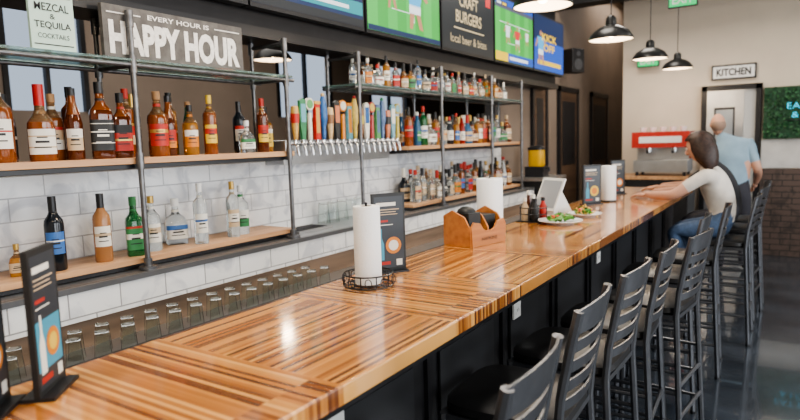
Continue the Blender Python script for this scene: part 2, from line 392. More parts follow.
# ------------------------------------------------------------------ back bar
m=MB()
m.bx((-2.76,-.5,1.03),(-2.38,6.3,1.06),STEEL)
m.bx((-2.40,-.5,.92),(-2.375,6.3,1.04),TILE2)
m.bx((-2.40,-.5,1.04),(-2.368,6.3,1.063),mat('ledge_edge',(.18,.18,.185),.35,.6))
m.bx((-2.76,-.5,0),(-2.40,6.3,.92),MIDWOOD)
m.bx((-2.40,-.5,.77),(-1.98,6.2,.80),STEEL); m.bx((-2.38,-.5,.1),(-2.02,6.2,.77),BLKP); m.bx((-2.38,-.5,0),(-2.08,6.2,.1),BLACK)
m.build('back_bar_counter')
def frame(ys,y0,y1,ztop,shelves,low,glass):
    m=MB()
    for Y in ys:
        for X in (-2.435,-2.70):
            if X<-2.6: m.cyl((X,Y,1.565),(X,Y,ztop-.05),.011,PIPE,10)
            else:
                m.cyl((X,Y,1.063),(X,Y,ztop),.0125,PIPE,12); m.cyl((X,Y,1.063),(X,Y,1.075),.04,PIPE,16); m.cyl((X,Y,1.075),(X,Y,1.11),.019,PIPE,12)
            for z in (1.55,1.97): m.cyl((X,Y,z-.035),(X,Y,z+.035),.0175,PIPE,12)
            m.cyl((X,Y,ztop-.07),(X,Y,ztop),.0175,PIPE,12)
        for z in (1.97,ztop-.03):
            m.cyl((-2.435,Y,z),(-2.70,Y,z),.011,PIPE,10); m.cyl((-2.46,Y,z),(-2.435,Y,z),.017,PIPE,10)
    for X in (-2.435,-2.70): m.cyl((X,y0,1.97),(X,y1,1.97),.0105,PIPE,10)
    fo=m.build('pipe_shelving_unit')
    for a,b in shelves:
        m=MB(); m.bx((-2.755,a,1.537),(-2.45,b,1.565),SHELFW); m.bx((-2.74,a,1.515),(-2.47,b,1.537),BLACK); m.build('wooden_shelf',parent=fo,bevel=.002)
    for a,b in low:
        m=MB(); m.bx((-2.755,a,1.085),(-2.47,b,1.11),SHELFW); m.bx((-2.74,a,1.061),(-2.50,b,1.085),BLACK); m.build('wooden_shelf_lower',parent=fo,bevel=.002)
    for a,b in glass:
        m=MB(); m.bx((-2.73,a,1.984),(-2.42,b,1.994),SGLASS); m.build('glass_shelf',parent=fo)
frame((.55,1.61,2.56),.3,2.62,2.20,[(.2,2.62)],[(.2,2.62)],[(.3,2.6)])
frame((3.25,4.37,5.35,6.1),3.2,6.15,2.20,[(3.88,6.14)],[(3.95,6.14)],[(3.22,6.12)])
# ------------------------------------------------------------------ bottles
AMB=mat('amber_spirit',(.32,.085,.015),.06,trans=.45,coat=.5); DAMB=mat('dark_spirit',(.12,.027,.007),.06,trans=.3,coat=.5)
GOLD=mat('gold_spirit',(.58,.27,.055),.06,trans=.55); CLR=mat('clear_spirit',(.84,.89,.90),.04,trans=.9,ior=1.3); GRN=mat('green_bottle',(.02,.15,.045),.06,trans=.5)
NECK=mat('neck_glass',(.42,.25,.13),.05,trans=.7,ior=1.3)
DKG=mat('wine_glass_dark',(.012,.015,.02),.07); ROSE=mat('rose_wine',(.50,.24,.10),.06,trans=.4); BLUB=mat('blue_bottle',(.06,.18,.35),.06,trans=.5); REDB=mat('red_bottle',(.30,.02,.012),.08,trans=.3)
LW=mat('label_white',(.72,.69,.62),.6); LB=mat('label_black',(.02,.02,.02),.5); LR=mat('label_red',(.42,.03,.02),.5); LO=mat('label_orange',(.58,.20,.03),.5); LY=mat('label_yellow',(.66,.46,.07),.5)
LBL=mat('label_blue',(.05,.15,.40),.5); LT=mat('label_tan',(.52,.39,.25),.6); LG=mat('label_green',(.04,.20,.07),.5); LGD=mat('label_gold',(.5,.33,.1),.35,.6)
RWX=mat('red_wax',(.45,.015,.015),.35); CORK=mat('cork',(.35,.2,.1),.8)
PR={
'wine':([(0,0),(.034,0),(.037,.006),(.037,.19),(.034,.207),(.02,.228),(.0145,.243),(.0145,.30),(0,.30)],.037,(.07,.16),(.238,.303,.0158)),
'round':([(0,0),(.040,0),(.043,.006),(.043,.16),(.040,.178),(.022,.20),(.015,.215),(.014,.262),(0,.262)],.043,(.045,.14),(.245,.28,.0165)),
'square':([(0,0,6),(.036,0,6),(.038,.006,6),(.038,.155,6),(.035,.175,5),(.020,.195,3),(.015,.21),(.0145,.255),(0,.255)],.038,(.03,.14),(.235,.275,.0165)),
'tall':([(0,0),(.034,0),(.036,.005),(.036,.21),(.033,.225),(.016,.245),(.0135,.26),(.0135,.295),(0,.295)],.036,(.06,.16),(.275,.32,.0155)),
'squat':([(0,0,4),(.05,0,4),(.052,.006,4),(.054,.10,4),(.045,.135,3),(.022,.155),(.016,.17),(.016,.20),(0,.20)],.054,(.03,.10),(.195,.235,.02)),
'maker':([(0,0,3),(.043,0,3),(.045,.006,3),(.045,.12,3),(.043,.14,3),(.026,.165),(.017,.185),(.015,.265),(0,.265)],.045,(.025,.115),(.2,.275,.018)),
'long':([(0,0),(.033,0),(.035,.005),(.035,.15),(.028,.19),(.016,.24),(.013,.29),(0,.29)],.035,(.04,.13),(.27,.30,.0155)),
}
def bottle(m,kind,glass,labs,cap,M=None):
    pr,r,(l0,l1),cp=PR[kind]
    if glass in (AMB,DAMB,GOLD):
        m.lathe(pr[:5],glass,n=24,M=M); m.lathe(pr[4:],NECK if glass is not DAMB else AMB,n=24,M=M)
    else: m.lathe(pr,glass,n=24,M=M)
    sq=pr[2][2] if len(pr[2])>2 else 2
    z=l0; tot=sum(x[1] for x in labs)
    for lm,w in labs:
        h=(l1-l0)*w/tot; m.lathe([(r+.0012,z,sq),(r+.0012,z+h,sq)],lm,n=16,M=M,arc=(-1.0,1.0)); z+=h
    for k in range(3):
        zz=l0+(l1-l0)*(.25+.2*k); m.lathe([(r+.0018,zz,sq),(r+.0018,zz+.004+.004*(k==1),sq)],LB if labs[0][0] is not LB else LW,n=8,M=M,arc=(-.55+.1*k,.55-.1*k))
    m.lathe([(0,cp[1]),(cp[2],cp[1]),(cp[2],cp[0]),(cp[2]-.001,cp[0]-.001)],cap,n=14,M=M)
    m.lathe([(cp[2]*.95,cp[0]-.03),(cp[2]*.95,cp[0]-.018)],labs[0][0],n=14,M=M)
def b1(name,kind,glass,labs,cap,y,z,x=-2.56,rot=-.45,s=1.0):
    m=MB(); bottle(m,kind,glass,labs,cap,Matrix.Scale(s,4)); return m.build(name,(x,y,z),rot,recalc=False)
UP=1.565; LO_=1.11
b1('whiskey_bottle','round',AMB,[(LW,3),(LR,.3),(LW,2)],BLACK,1.105,UP,s=1.18)
b1('bourbon_bottle','maker',AMB,[(LW,1),(LT,.2),(LW,1.5),(LT,.2),(LW,1)],RWX,1.262,UP,s=1.12)
b1('whiskey_bottle','square',DAMB,[(LB,1),(LW,.12),(LB,1.4),(LW,.18),(LB,1),(LW,.1),(LB,.5)],BLACK,1.50,UP,x=-2.53,s=1.2)
b1('rum_bottle','round',AMB,[(LW,1),(LT,1),(LR,.3)],CORK,1.35,UP,x=-2.64)
b1('rum_bottle','long',DAMB,[(LT,1),(LW,.7)],BLACK,1.395,UP,x=-2.56,s=1.0)
b1('scotch_bottle','square',DAMB,[(LR,1),(LGD,.2),(LR,.6),(LB,.8)],BLACK,1.60,UP,x=-2.54,s=1.05)
b1('scotch_bottle','tall',AMB,[(LT,1),(LR,1),(LGD,.3)],LR,1.69,UP,x=-2.64,s=1.0)
b1('scotch_bottle','round',AMB,[(LR,1.2),(LGD,.3),(LR,.5)],CORK,1.80,UP,s=1.1)
b1('liqueur_bottle','long',DAMB,[(LO,.6),(LR,1)],BLACK,1.89,UP,x=-2.60,s=.98)
b1('liqueur_bottle','round',GOLD,[(LO,1),(LW,.6)],BLACK,2.0,UP,x=-2.58,s=.9)
b1('liqueur_bottle','tall',AMB,[(LY,1),(LR,.6),(LY,.4)],LY,2.10,UP,x=-2.55,s=.95)
b1('liqueur_bottle','long',GRN,[(LR,1),(LY,.5)],CORK,2.06,UP,x=-2.67,s=.92)
b1('vermouth_bottle','wine',DKG,[(LW,1),(LR,.3)],BLACK,2.38,UP,x=-2.64,s=.95)
b1('liqueur_bottle','squat',CLR,[(LW,1),(LG,.5)],WHITE,2.33,UP,x=-2.53,s=.75)
b1('liqueur_bottle','tall',DAMB,[(LY,1),(LR,1)],LR,2.47,UP,x=-2.55,s=.95)
b1('liqueur_bottle','square',GOLD,[(LY,1),(LW,.3)],LB,2.56,UP,x=-2.62,s=.95)
for y,k,g,l,c in ((.98,'tall',AMB,LW,LB),(1.19,'square',DAMB,LB,LB),(1.46,'tall',DAMB,LT,LB),(1.76,'wine',DKG,LW,LGD),(1.97,'tall',GOLD,LO,LB)):
    b1('liquor_bottle',k,g,[(l,1),(LW,.2),(l,.6)],c,y,UP,x=-2.70)
b1('wine_bottle','wine',DKG,[(LBL,1.2),(LW,.12),(LBL,.8)],BLACK,1.275,LO_,s=1.02)
b1('rose_wine_bottle','wine',ROSE,[(LW,1),(LT,.3),(LW,.7)],BLACK,1.48,LO_,s=1.0)
b1('gin_bottle','square',GRN,[(LG,1),(LW,.5),(LG,.5),(LR,.2)],LG,1.635,LO_,s=1.0)
b1('tequila_bottle','round',CLR,[(LW,1),(LT,.6),(LW,.4)],LGD,1.755,LO_,s=.95,x=-2.60)
b1('vodka_bottle','tall',CLR,[(LW,1),(LBL,.2),(LW,.5)],WHITE,1.995,LO_,s=.97,x=-2.54)
b1('tequila_bottle','squat',CLR,[(LW,1),(LBL,.5)],WHITE,1.94,LO_,x=-2.67,s=1.0)
b1('vodka_bottle','tall',CLR,[(LT,.5),(LW,.8),(LT,.4)],LGD,2.225,LO_,s=.95)
b1('vodka_bottle','round',CLR,[(LG,.5),(LW,.5)],WHITE,2.32,LO_,x=-2.6,s=.98)
b1('liqueur_bottle','squat',GOLD,[(LT,1)],LGD,1.14,LO_,x=-2.6,s=.55)
KS=list(PR); GS=[AMB,DAMB,GOLD,CLR,CLR,GRN,DKG,CLR,AMB,BLUB,REDB]; LS=[LW,LW,LB,LT,LR,LO,LT,LBL,LG,LW]
def mass(name,y0,y1,z,xs,step,gs=GS,h=1.0):
    m=MB()
    for x in xs:
        y=y0+random.uniform(0,.03)
        while y<y1:
            l=random.choice(LS); s=random.uniform(.85,1.02)*h
            bottle(m,random.choice(KS),random.choice(gs),[(l,1),(random.choice(LS),.25),(l,.6)],random.choice([LB,LW,LGD,LT,BLACK,LR]),T(x,y,z,random.uniform(-.9,.2))@Matrix.Scale(s,4))
            y+=step*random.uniform(.95,1.3)
    m.build(name,recalc=False)
mass('liquor_bottle_row',3.98,6.0,UP,(-2.53,-2.66),.1)
mass('liquor_bottle_row',4.1,6.0,LO_,(-2.55,-2.67),.11,[CLR,CLR,CLR,AMB,GOLD,DKG])
mass('liquor_bottle_row',3.45,5.9,1.995,(-2.52,-2.65),.1,[CLR,AMB,CLR,CLR,GOLD],.75)
def pint(m,M,up=True):
    pr=[(0,.003),(.03,.003),(.032,.0),(.043,.145),(.041,.145),(.031,.012),(0,.012)]
    if not up: pr=[(r,.145-z) for r,z in pr]
    m.lathe(pr,CGLASS,n=18,M=M)
m=MB()
for j,x in enumerate((-2.31,-2.21)):
    for i in range(17): pint(m,T(x,.75+i*.11+j*.05,.8005)@Matrix.Scale(.76,4),False)
m.build('pint_glass_row',recalc=True)
m=MB()
for i in range(5): pint(m,T(-2.66,3.1+i*.1,1.061),False)
m.build('pint_glass_row')
# ------------------------------------------------------------------ beer taps
HC=[(.55,.33,.09),(.05,.22,.10),(.70,.66,.54),(.50,.03,.02),(.03,.12,.32),(.58,.40,.20),(.04,.04,.04),(.62,.22,.03),(.15,.36,.42),(.62,.46,.12),(.25,.12,.05),(.74,.70,.62),(.40,.05,.05),(.12,.32,.12),(.10,.16,.3),(.56,.2,.1),(.20,.38,.45),(.48,.38,.08)]
m=MB(); m.bx((-2.72,2.66,1.555),(-2.56,3.85,1.63),STEEL); m.bx((-2.76,2.68,1.48),(-2.6,3.83,1.555),STEEL); m.build('tap_manifold',bevel=.004)
for i in range(18):
    y=2.70+i*.0655; c=HC[i]; hm=mat('tap_handle_%d'%i,c,.4,coat=.3,var=.2,vs=40); h2=mat('tap_badge_%d'%i,HC[(i*5+3)%18],.4)
    m=MB()
    m.cyl((0,0,0),(.04,0,0),.011,CHROME,12); m.cyl((0,0,0),(.004,0,0),.022,CHROME,16)
    m.tube([(.04,0,.012),(.052,0,0),(.062,0,-.025),(.070,0,-.07)],[.013,.014,.010,.008],CHROME,10)
    m.cyl((.05,0,.01),(.05,0,.03),.007,CHROME,10)
    k=i%5; hh=.20+.018*((i*7)%5); b=.025
    if k==0:
        m.lathe([(0,b),(.012,b),(.019,.08),(.027,b+hh*.75),(.022,b+hh),(0,b+.005+hh)],hm,c=(.05,0,0),n=14); m.lathe([(.0245,b+hh*.5),(.0282,b+hh*.78)],h2,c=(.05,0,0),n=14)
    elif k==1:
        m.prism([(-.014,b),(.014,b),(.031,b+hh*.6),(.027,b+hh),(0,b+.015+hh),(-.027,b+hh),(-.031,b+hh*.6)],(.042,0,0),UY,UZ,.018,hm)
        m.prism([(-.02,b+hh*.45),(.02,b+hh*.45),(.022,b-.02+hh),(-.022,b-.02+hh)],(.0605,0,0),UY,UZ,.002,h2)
    elif k==2:
        m.lathe([(0,b),(.015,b),(.015,b+hh*.6),(0,b+hh*.6)],hm,c=(.05,0,0),n=12); m.cyl((.040,0,b+hh*.8),(.058,0,b+hh*.8),.038,hm,20); m.cyl((.058,0,b+hh*.8),(.060,0,b+hh*.8),.028,h2,20)
    elif k==3:
        m.bx((.038,-.022,b),(.062,.022,b+hh),hm); m.bx((.036,-.027,b+hh),(.064,.027,b+.02+hh),h2); m.bx((.062,-.016,b+.04),(.0635,.016,b-.02+hh),h2)
    else:
        m.lathe([(0,b),(.011,b),(.016,.07),(.014,.10),(.027,.15),(.029,.20),(.016,b+hh),(.012,b+.015+hh),(0,b+.02+hh)],hm,c=(.05,0,0),n=14); m.sph((.05,0,b+.025+hh),.013,h2)
    m.build('beer_tap',(-2.56,y,1.605),0,recalc=False)
m=MB(); m.bx((-2.66,2.68,1.061),(-2.5,3.0,1.075),STEEL)
for i in range(9): m.bx((-2.65,2.70+i*.03,1.075),(-2.51,2.71+i*.03,1.079),BLACK)
m.build('drip_tray')
# ------------------------------------------------------------------ signs on glass shelf
SB=mat('sign_board',(.12,.11,.10),.7,var=.3,vs=20); SW=mat('sign_letter_white',(.75,.72,.67),.6,var=.12,vs=60)
m=MB(); m.bx((-.012,0,0),(.012,.77,.225),SB)
m.text('HAPPY HOUR',(.0135,.385,.090),UY,UZ,.72,.145,SW,off=.05); m.text('EVERY HOUR IS',(.0135,.385,.194),UY,UZ,.34,.022,SW,off=.02)
for a,b in (((.012,.02,.19),(.014,.18,.195)),((.012,.59,.19),(.014,.75,.195))): m.bx(a,b,SW)
m.build('happy_hour_sign',(-2.47,1.50,1.995),recalc=False)
MG=mat('mint_sign',(.45,.58,.50),.6)
m=MB(); m.bx((-.008,0,0),(.008,.17,.23),MG); 
m.text('MEZCAL',(.0095,.085,.165),UY,UZ,.13,.03,LB,off=.01); m.text('&',(.0095,.085,.13),UY,UZ,.02,.02,LB); m.text('TEQUILA',(.0095,.085,.095),UY,UZ,.14,.03,LB,off=.01); m.text('COCKTAILS',(.0095,.085,.055),UY,UZ,.12,.018,LB)
m.bx((.008,.01,.02),(.0092,.16,.024),LB); m.bx((.008,.01,.205),(.0092,.16,.209),LB)
m.build('cocktail_sign',(-2.45,1.20,1.995),recalc=False)
# ------------------------------------------------------------------ pendants
SHD=mat('pendant_shade',(.035,.035,.035),.35,.6); BULB=glow('bulb',(1,.78,.5),14); SHI=mat('shade_inner',(.6,.56,.5),.5)
def pendant(x,y,z=2.38,power=12):
    m=MB()
    m.lathe([(.175,0),(.172,.02),(.14,.065),(.085,.10),(.045,.115),(.04,.17),(.025,.19),(0,.195)],SHD,n=32)
    m.lathe([(.172,.002),(.168,.02),(.136,.062),(.08,.096),(.0,.108)],SHI,n=32)
    m.ring((0,0,0),.174,.004,SHD,32); m.sph((0,0,.05),.033,BULB); m.cyl((0,0,.075),(0,0,.11),.018,STEEL)
    m.cyl((0,0,.19),(0,0,H-z),.004,BLACK,6); m.lathe([(0,H-z-.03),(.05,H-z-.025),(.06,H-z),(0,H-z)],BLACK)
    o=m.build('pendant_lamp',(x,y,z),recalc=False)
    l=bpy.data.lights.new('bulb_light','POINT'); l.energy=power; l.color=(1,.78,.55); l.shadow_soft_size=.06
    lo=bpy.data.objects.new('bulb_light',l); COL.objects.link(lo); lo.parent=o; lo.location=(0,0,-.03)
for y in (.38,1.98,3.58,5.18,6.78,8.05): pendant(-1.29 if y<8 else -1.22,y)
for y in (4.08,5.49): pendant(-4.03,y,2.38,8)
m=MB(); m.text('OPEN',(0,0,0),UY,UZ,.3,.12,glow('neon_red',(1,.06,.02),2.5),off=.02); m.bx((-.03,-.2,-.1),(-.01,.2,.1),BLACK); m.build('open_neon_sign',(-6.04,5.2,2.55),recalc=False)
# ------------------------------------------------------------------ table top things
def menu(name,loc,rot,h=.30,w=.15,seed=0):
    m=MB()
    m.bx((-.006,-w/2,.008),(.006,w/2,h),LB); m.bx((-.035,-w/2,0),(.035,w/2,.008),BLACK)
    DG=mat('menu_dark',(.035,.04,.048),.3); TE=mat('menu_teal',(.06,.28,.40),.4)
    for sx in (1,-1):
        x=.0065*sx; U=(0,sx,0)
        def q(y,z,dy,dz,mm,l=0): m.quad((x+sx*.0004*l,-sx*w/2+sx*y*w,z*h),(0,sx*dy*w,0),(0,0,dz*h),mm)
        q(.06,.06,.88,.9,DG); q(.12,.84,.6,.045,LW,1); q(.12,.79,.7,.012,LT,1); q(.12,.76,.6,.01,LT,1); q(.12,.73,.65,.01,LT,1)
        q(.06,.18,.88,.34,TE if seed==0 else DG,.5)
        m.disc((x+sx*.001,-sx*w*-.12,h*.34),U,UZ,w*.24,[LO,LO,LY][seed%3]); m.disc((x+sx*.0014,-sx*w*-.12,h*.34),U,UZ,w*.15,[LY,LW,LO][seed%3])
        m.prism([(-.36,.16),(-.17,.16),(-.17,.36),(-.23,.44),(-.23,.56),(-.30,.56),(-.30,.44),(-.36,.36)],(x+sx*.0006,0,0),(0,sx*w,0),(0,0,h),.0003,LW if seed==0 else TE)
        q(.12,.10,.4,.04,LR,1); q(.12,.64,.35,.025,LR,1); q(.12,.60,.5,.01,LW,1); q(.70,.08,.18,.08,LW,3)
    m.build(name,loc,rot,recalc=False)
B=1.07
menu('menu_stand',(-1.375,.645,B),.72,.325,.135,0); menu('menu_stand',(-1.365,.525,B),.76,.325,.13,1)
menu('menu_stand',(-1.375,2.0,B),-.55,.325,.145,1)
def towel(loc,caddy=True,r=.050,h=.285):
    m=MB()
    m.lathe([(.021,.012),(r-.001,.012),(r,.016),(r,h-.004),(r-.002,h),(.021,h),(.021,.012)],PAPER,n=36)
    m.lathe([(.0205,.012),(.0205,h)],mat('cardboard',(.45,.33,.22),.9),n=20)
    if caddy:
        for z,q in ((.006,.090),(.05,.092)): m.ring((0,0,z),q,.0028,BLACK)
        m.ring((0,0,.008),.056,.0025,BLACK)
        for i in range(10):
            a=i*math.pi/5; ca,sa=math.cos(a),math.sin(a)
            m.tube([(ca*.056,sa*.056,.007),(ca*.090,sa*.090,.006),(ca*.092,sa*.092,.05)],.0022,BLACK,6)
            t=Vector((-sa,ca,0)); c=Vector((ca*.092,sa*.092,.028))
            c2=c+t*.029
            m.tube([c2+t*.013*math.cos(q*.785)+Vector((0,0,.017*math.sin(q*.785))) for q in range(8)],.0018,BLACK,5,closed=True)
    else: m.lathe([(0,0),(r+.006,0),(r+.006,.008),(0,.012)],BLACK,n=28)
    m.cyl((0,0,0),(0,0,h+.006),.004,BLACK,8); m.sph((0,0,h+.008),.006,BLACK)
    m.build('paper_towel_roll',loc)
towel((-1.31,1.765,B),h=.30)
m=MB()
prof=[(-.13,0),(.13,0),(.135,.10),(.115,.125),(.065,.115),(.045,.085),(.02,.075),(-.02,.075),(-.045,.085),(-.065,.115),(-.115,.125),(-.135,.10)]
m.prism(prof,(.085,0,0),UY,UZ,.012,CADW); m.prism([(a,b*1.12) for a,b in prof],(-.09,0,0),UY,UZ,.012,CADW)
m.bx((-.09,-.125,0),(.09,.125,.012),CADW)
for yy in (-.138,-.004,.118): m.prism([(-.09,0),(.09,0),(.09,.09),(.05,.15),(-.03,.18),(-.09,.15)],(0,yy+.01,0),UX,UZ,.01,CADW)
m.text('NAPKINS',(.0985,0,.035),UY,UZ,.12,.018,LB)
m.box((0,-.062,.09),(.11,.09,.15),LB); m.box((0,.06,.08),(.10,.09,.13),LB)
m.sph((0,-.062,.165),(.05,.045,.03),LB); m.box((.03,.01,.06),(.03,.03,.09),WHITE)
m.build('condiment_caddy',(-1.365,2.77,B),-.25,bevel=.0015)
towel((-1.402,3.04,B),False,.072,.315)
m=MB(); m.prism([(-.09,0),(.09,0),(.03,.17),(.015,.17)],(0,.09,0),UX,UZ,.18,WHITE)
m.prism([(0,0),(.24,0),(.24,.012),(0,.012)],(.09,-.11,.03),(-.42,0,.9),(.9,0,.42),.22,WHITE)
m.prism([(.02,.0125),(.22,.0125),(.22,.0130),(.02,.0130)],(.09,-.095,.03),(-.42,0,.9),(.9,0,.42),.19,mat('tablet_screen',(.35,.37,.4),.15))
m.build('tablet_stand',(-1.38,4.05,B),-2.1,bevel=.002)
m=MB()
for i,(dx,dy,c,h) in enumerate(((0,0,LB,.17),(.05,.04,LR,.15),(-.05,.05,DAMB,.19),(.03,-.05,LB,.15),(-.04,-.04,LT,.15))):
    m.lathe([(0,.006),(.022,.006),(.024,.01),(.024,h*.6),(.012,h*.78),(.011,h*.88)],c,c=(dx,dy,0)); m.lathe([(.013,h*.86),(.013,h),(0,h)],BLACK if i%2 else LW,c=(dx,dy,0),n=12)
m.bx((-.085,-.085,0),(.085,.085,.006),BLACK)
for z in (.05,.09): m.ring((0,0,z),.088,.003,BLACK)
for a in range(4): m.cyl((.088*math.cos(a*1.57),.088*math.sin(a*1.57),0),(.088*math.cos(a*1.57),.088*math.sin(a*1.57),.09),.003,BLACK,6)
m.build('condiment_bottle_caddy',(-1.385,3.66,B))
CER=mat('ceramic',(.8,.8,.78),.2,coat=.3); LEAF=mat('salad_leaf',(.09,.24,.035),.5,var=.4,vs=60); FRY=mat('fries',(.65,.4,.12),.6); TOM=mat('tomato',(.6,.06,.03),.3)
def plate(loc,food,r=.13,name='food_plate'):
    m=MB(); m.lathe([(0,.004),(r*.55,.002),(r*.6,0),(r*.65,.006),(r,.022),(r,.026),(r*.62,.011),(0,.009)],CER,n=36)
    rnd=random.Random(food)
    for i in range(70):
        a=rnd.uniform(0,6.3); q=rnd.uniform(0,r*.6); c=Vector((q*math.cos(a),q*math.sin(a),.025+rnd.uniform(0,.045)*(1-q/r)))
        u=Vector((rnd.uniform(-1,1),rnd.uniform(-1,1),rnd.uniform(-.4,.8))).normalized()*.022; v=Vector((rnd.uniform(-1,1),rnd.uniform(-1,1),rnd.uniform(-.2,.6))).normalized()*.014
        if i%3 or food==1: m.add([c-u,c-u*.3+v,c+u*.6+v*.8,c+u,c+u*.5-v,c-u*.4-v],[(0,1,2,3,4,5)],LEAF)
        else: m.tube([c-u,c+u],.005,FRY,6)
    for i in range(4): m.sph((rnd.uniform(-.05,.05),rnd.uniform(-.05,.05),.045),.013,TOM)
    m.build(name,loc,recalc=False)
plate((-1.19,3.60,B),1,.135); plate((-1.15,3.98,B),3,.11)
menu('menu_stand',(-1.31,4.72,B),-.6,.31,.17,2); towel((-1.25,4.98,B),False,.06,.29); menu('menu_stand',(-1.33,5.62,B),-.6,.31,.16,1); towel((-1.38,5.9,B),False)
# ------------------------------------------------------------------ stools
def stool_mesh():
    m=MB()
    SH=.74
    for sy in (-1,1):
        m.tube([(.225,sy*.20,.0),(.205,sy*.19,.35),(.185,sy*.18,SH),(.195,sy*.18,.86),(.22,sy*.178,1.0),(.245,sy*.175,1.12)],.0145,GUN,8,flat=1.25)
        m.tube([(-.205,sy*.20,0),(-.18,sy*.18,SH)],.0145,GUN,8,flat=1.2)
        for z in (.22,.36,.50): 
            t=z/SH; m.cyl((.225-.04*t,sy*(.20-.02*t),z),(-.205+.025*t,sy*(.20-.02*t),z),.0095,GUN,8)
        for x in (.225,-.205): m.cyl((x,sy*.2,0),(x,sy*.2,.015),.018,BLACK,10)
    for x0,z in ((.213,.25),(.205,.40),(-.195,.30),(-.187,.52)):
        t=z/SH; m.cyl((x0,-.2+.02*t,z),(x0,.2-.02*t,z),.0105,GUN,8)
    m.bx((-.19,-.19,SH-.02),(.19,.19,SH),GUN)
    m.lathe([(0,SH,5),(.188,SH,5),(.197,SH+.012,5),(.195,SH+.035,5),(.175,SH+.048,5),(0,SH+.052,5)],VINYL,n=40)
    def slat(z,h,bulge,x0,th=.007,lean=.18):
        n=12; vs=[];fs=[]
        for i in range(n+1):
            t=i/n*2-1; y=t*.175; xx=x0+bulge*(1-t*t)
            zz=.014*(1-t*t) if h>.05 else 0
            for dz in (-h/2,h/2+zz):
                for dx in (-th/2,th/2): vs.append((xx+dx+lean*dz,y,z+dz))
        for i in range(n):
            a=i*4;b=a+4
            fs+=[(a,b,b+2,a+2),(a+1,a+3,b+3,b+1),(a+2,b+2,b+3,a+3),(a,a+1,b+1,b)]
        fs+=[(0,2,3,1),(n*4,n*4+1,n*4+3,n*4+2)]
        m.add(vs,fs,GUN)
    slat(1.085,.072,.028,.238)
    for z,x0 in ((1.01,.222),(.95,.212),(.89,.2),(.83,.191)): slat(z,.036,.028,x0)
    return m
sm=stool_mesh(); st0=sm.build('bar_stool',(-.70,1.20,0),.05)
for x,y,r in ((-.73,1.78,.03),(-.71,2.29,-.03),(-.68,2.76,.04),(-.60,3.22,-.12),(-.66,3.85,.03),(-.60,4.45,.06),(-.46,5.25,0),(-.44,5.95,-.1),(-.44,6.55,.1)):
    inst(st0,'bar_stool',(x,y,0),r)
# ------------------------------------------------------------------ far end
m=MB(); m.bx((-2.0,8.1,0),(-1.08,8.75,1.03),BLKP); m.bx((-2.02,8.08,1.03),(-1.06,8.77,1.07),SHELFW); m.build('service_counter')
RDM=mat('machine_red',(.45,.03,.02),.3,coat=.4)
m=MB(); m.bx((-.32,-.22,.05),(.32,.22,.2),STEEL); m.bx((-.32,0,.2),(.32,.22,.38),STEEL); m.bx((-.34,-.24,.36),(.34,.24,.56),RDM); m.bx((-.25,-.245,.42),(.25,-.24,.50),WHITE)
for x in (-.28,.28):
    for y in (-.18,.18): m.cyl((x,y,0),(x,y,.05),.02,BLACK)
for x in (-.15,.15): m.cyl((x,-.12,.3),(x,-.12,.38),.035,CHROME); m.tube([(x,-.12,.31),(x,-.24,.30)],.012,BLACK)
for i in range(5):
    for j in range(2): m.lathe([(.02,.561),(.036,.62),(.034,.62),(.018,.565),(0,.565)],CER,c=(-.24+i*.12,-.1+j*.14,0),n=14)
m.build('espresso_machine',(-1.42,8.4,1.07),bevel=.004)
YL=mat('juice_yellow',(.65,.38,.02),.2,trans=.2)
m=MB(); m.bx((-2.74,6.4,0),(-2.3,7.1,1.12),BLKP); m.bx((-2.745,6.38,1.12),(-2.28,7.12,1.15),STEEL); m.build('side_counter')
m=MB(); m.bx((-.11,-.09,0),(.11,.09,.12),BLACK); m.lathe([(0,.12,4),(.08,.12,4),(.085,.14,4),(.085,.31,4),(0,.31,4)],YL,n=28); m.lathe([(.09,.31,4),(.09,.34,4),(.05,.36,3),(0,.365,3)],BLACK,n=28); m.tube([(.11,0,.10),(.15,0,.10),(.15,0,.06)],.012,BLACK)
m.build('juice_dispenser',(-2.5,6.72,1.15))
# ------------------------------------------------------------------ people
def skin(J,Bn,Rr,root,sub=2):
    names=list(J); me=bpy.data.meshes.new('sk'); me.from_pydata([tuple(J[n]) for n in names],[(names.index(a),names.index(b)) for a,b in Bn],[])
    ob=bpy.data.objects.new('sk',me); COL.objects.link(ob)
    ob.modifiers.new('s','SKIN'); sv=me.skin_vertices[0].data
    roots=root if isinstance(root,(list,tuple)) else [root]
    for i,n in enumerate(names):
        r=Rr[n]; r=(r,r) if isinstance(r,(int,float)) else r
        sv[i].radius=r; sv[i].use_root=(n in roots)
    ss=ob.modifiers.new('u','SUBSURF'); ss.levels=sub; ss.render_levels=sub
    bpy.context.view_layer.update()
    out=bpy.data.meshes.new_from_object(ob.evaluated_get(bpy.context.evaluated_depsgraph_get()))
    bpy.data.objects.remove(ob); return out
def segd(p,a,b):
    ab=b-a; t=max(0,min(1,(p-a).dot(ab)/max(ab.length_squared,1e-9))); return (p-a-ab*t).length,t
def body(parent,J,Bn,Rr,matfn,mats):
    me=skin(J,Bn,Rr,'pelvis'); me.materials.clear()
    for x in mats: me.materials.append(x)
    for p in me.polygons:
        best=min(((segd(p.center,J[a],J[b])[0]-.5*(Rr[a] if not isinstance(Rr[a],tuple) else Rr[a][0]),a,b) for a,b in Bn),key=lambda q:q[0])
        t=segd(p.center,J[best[1]],J[best[2]])[1]
        p.material_index=matfn(best[1],best[2],t); p.use_smooth=True
    ob=bpy.data.objects.new('body',me); COL.objects.link(ob); ob.parent=parent
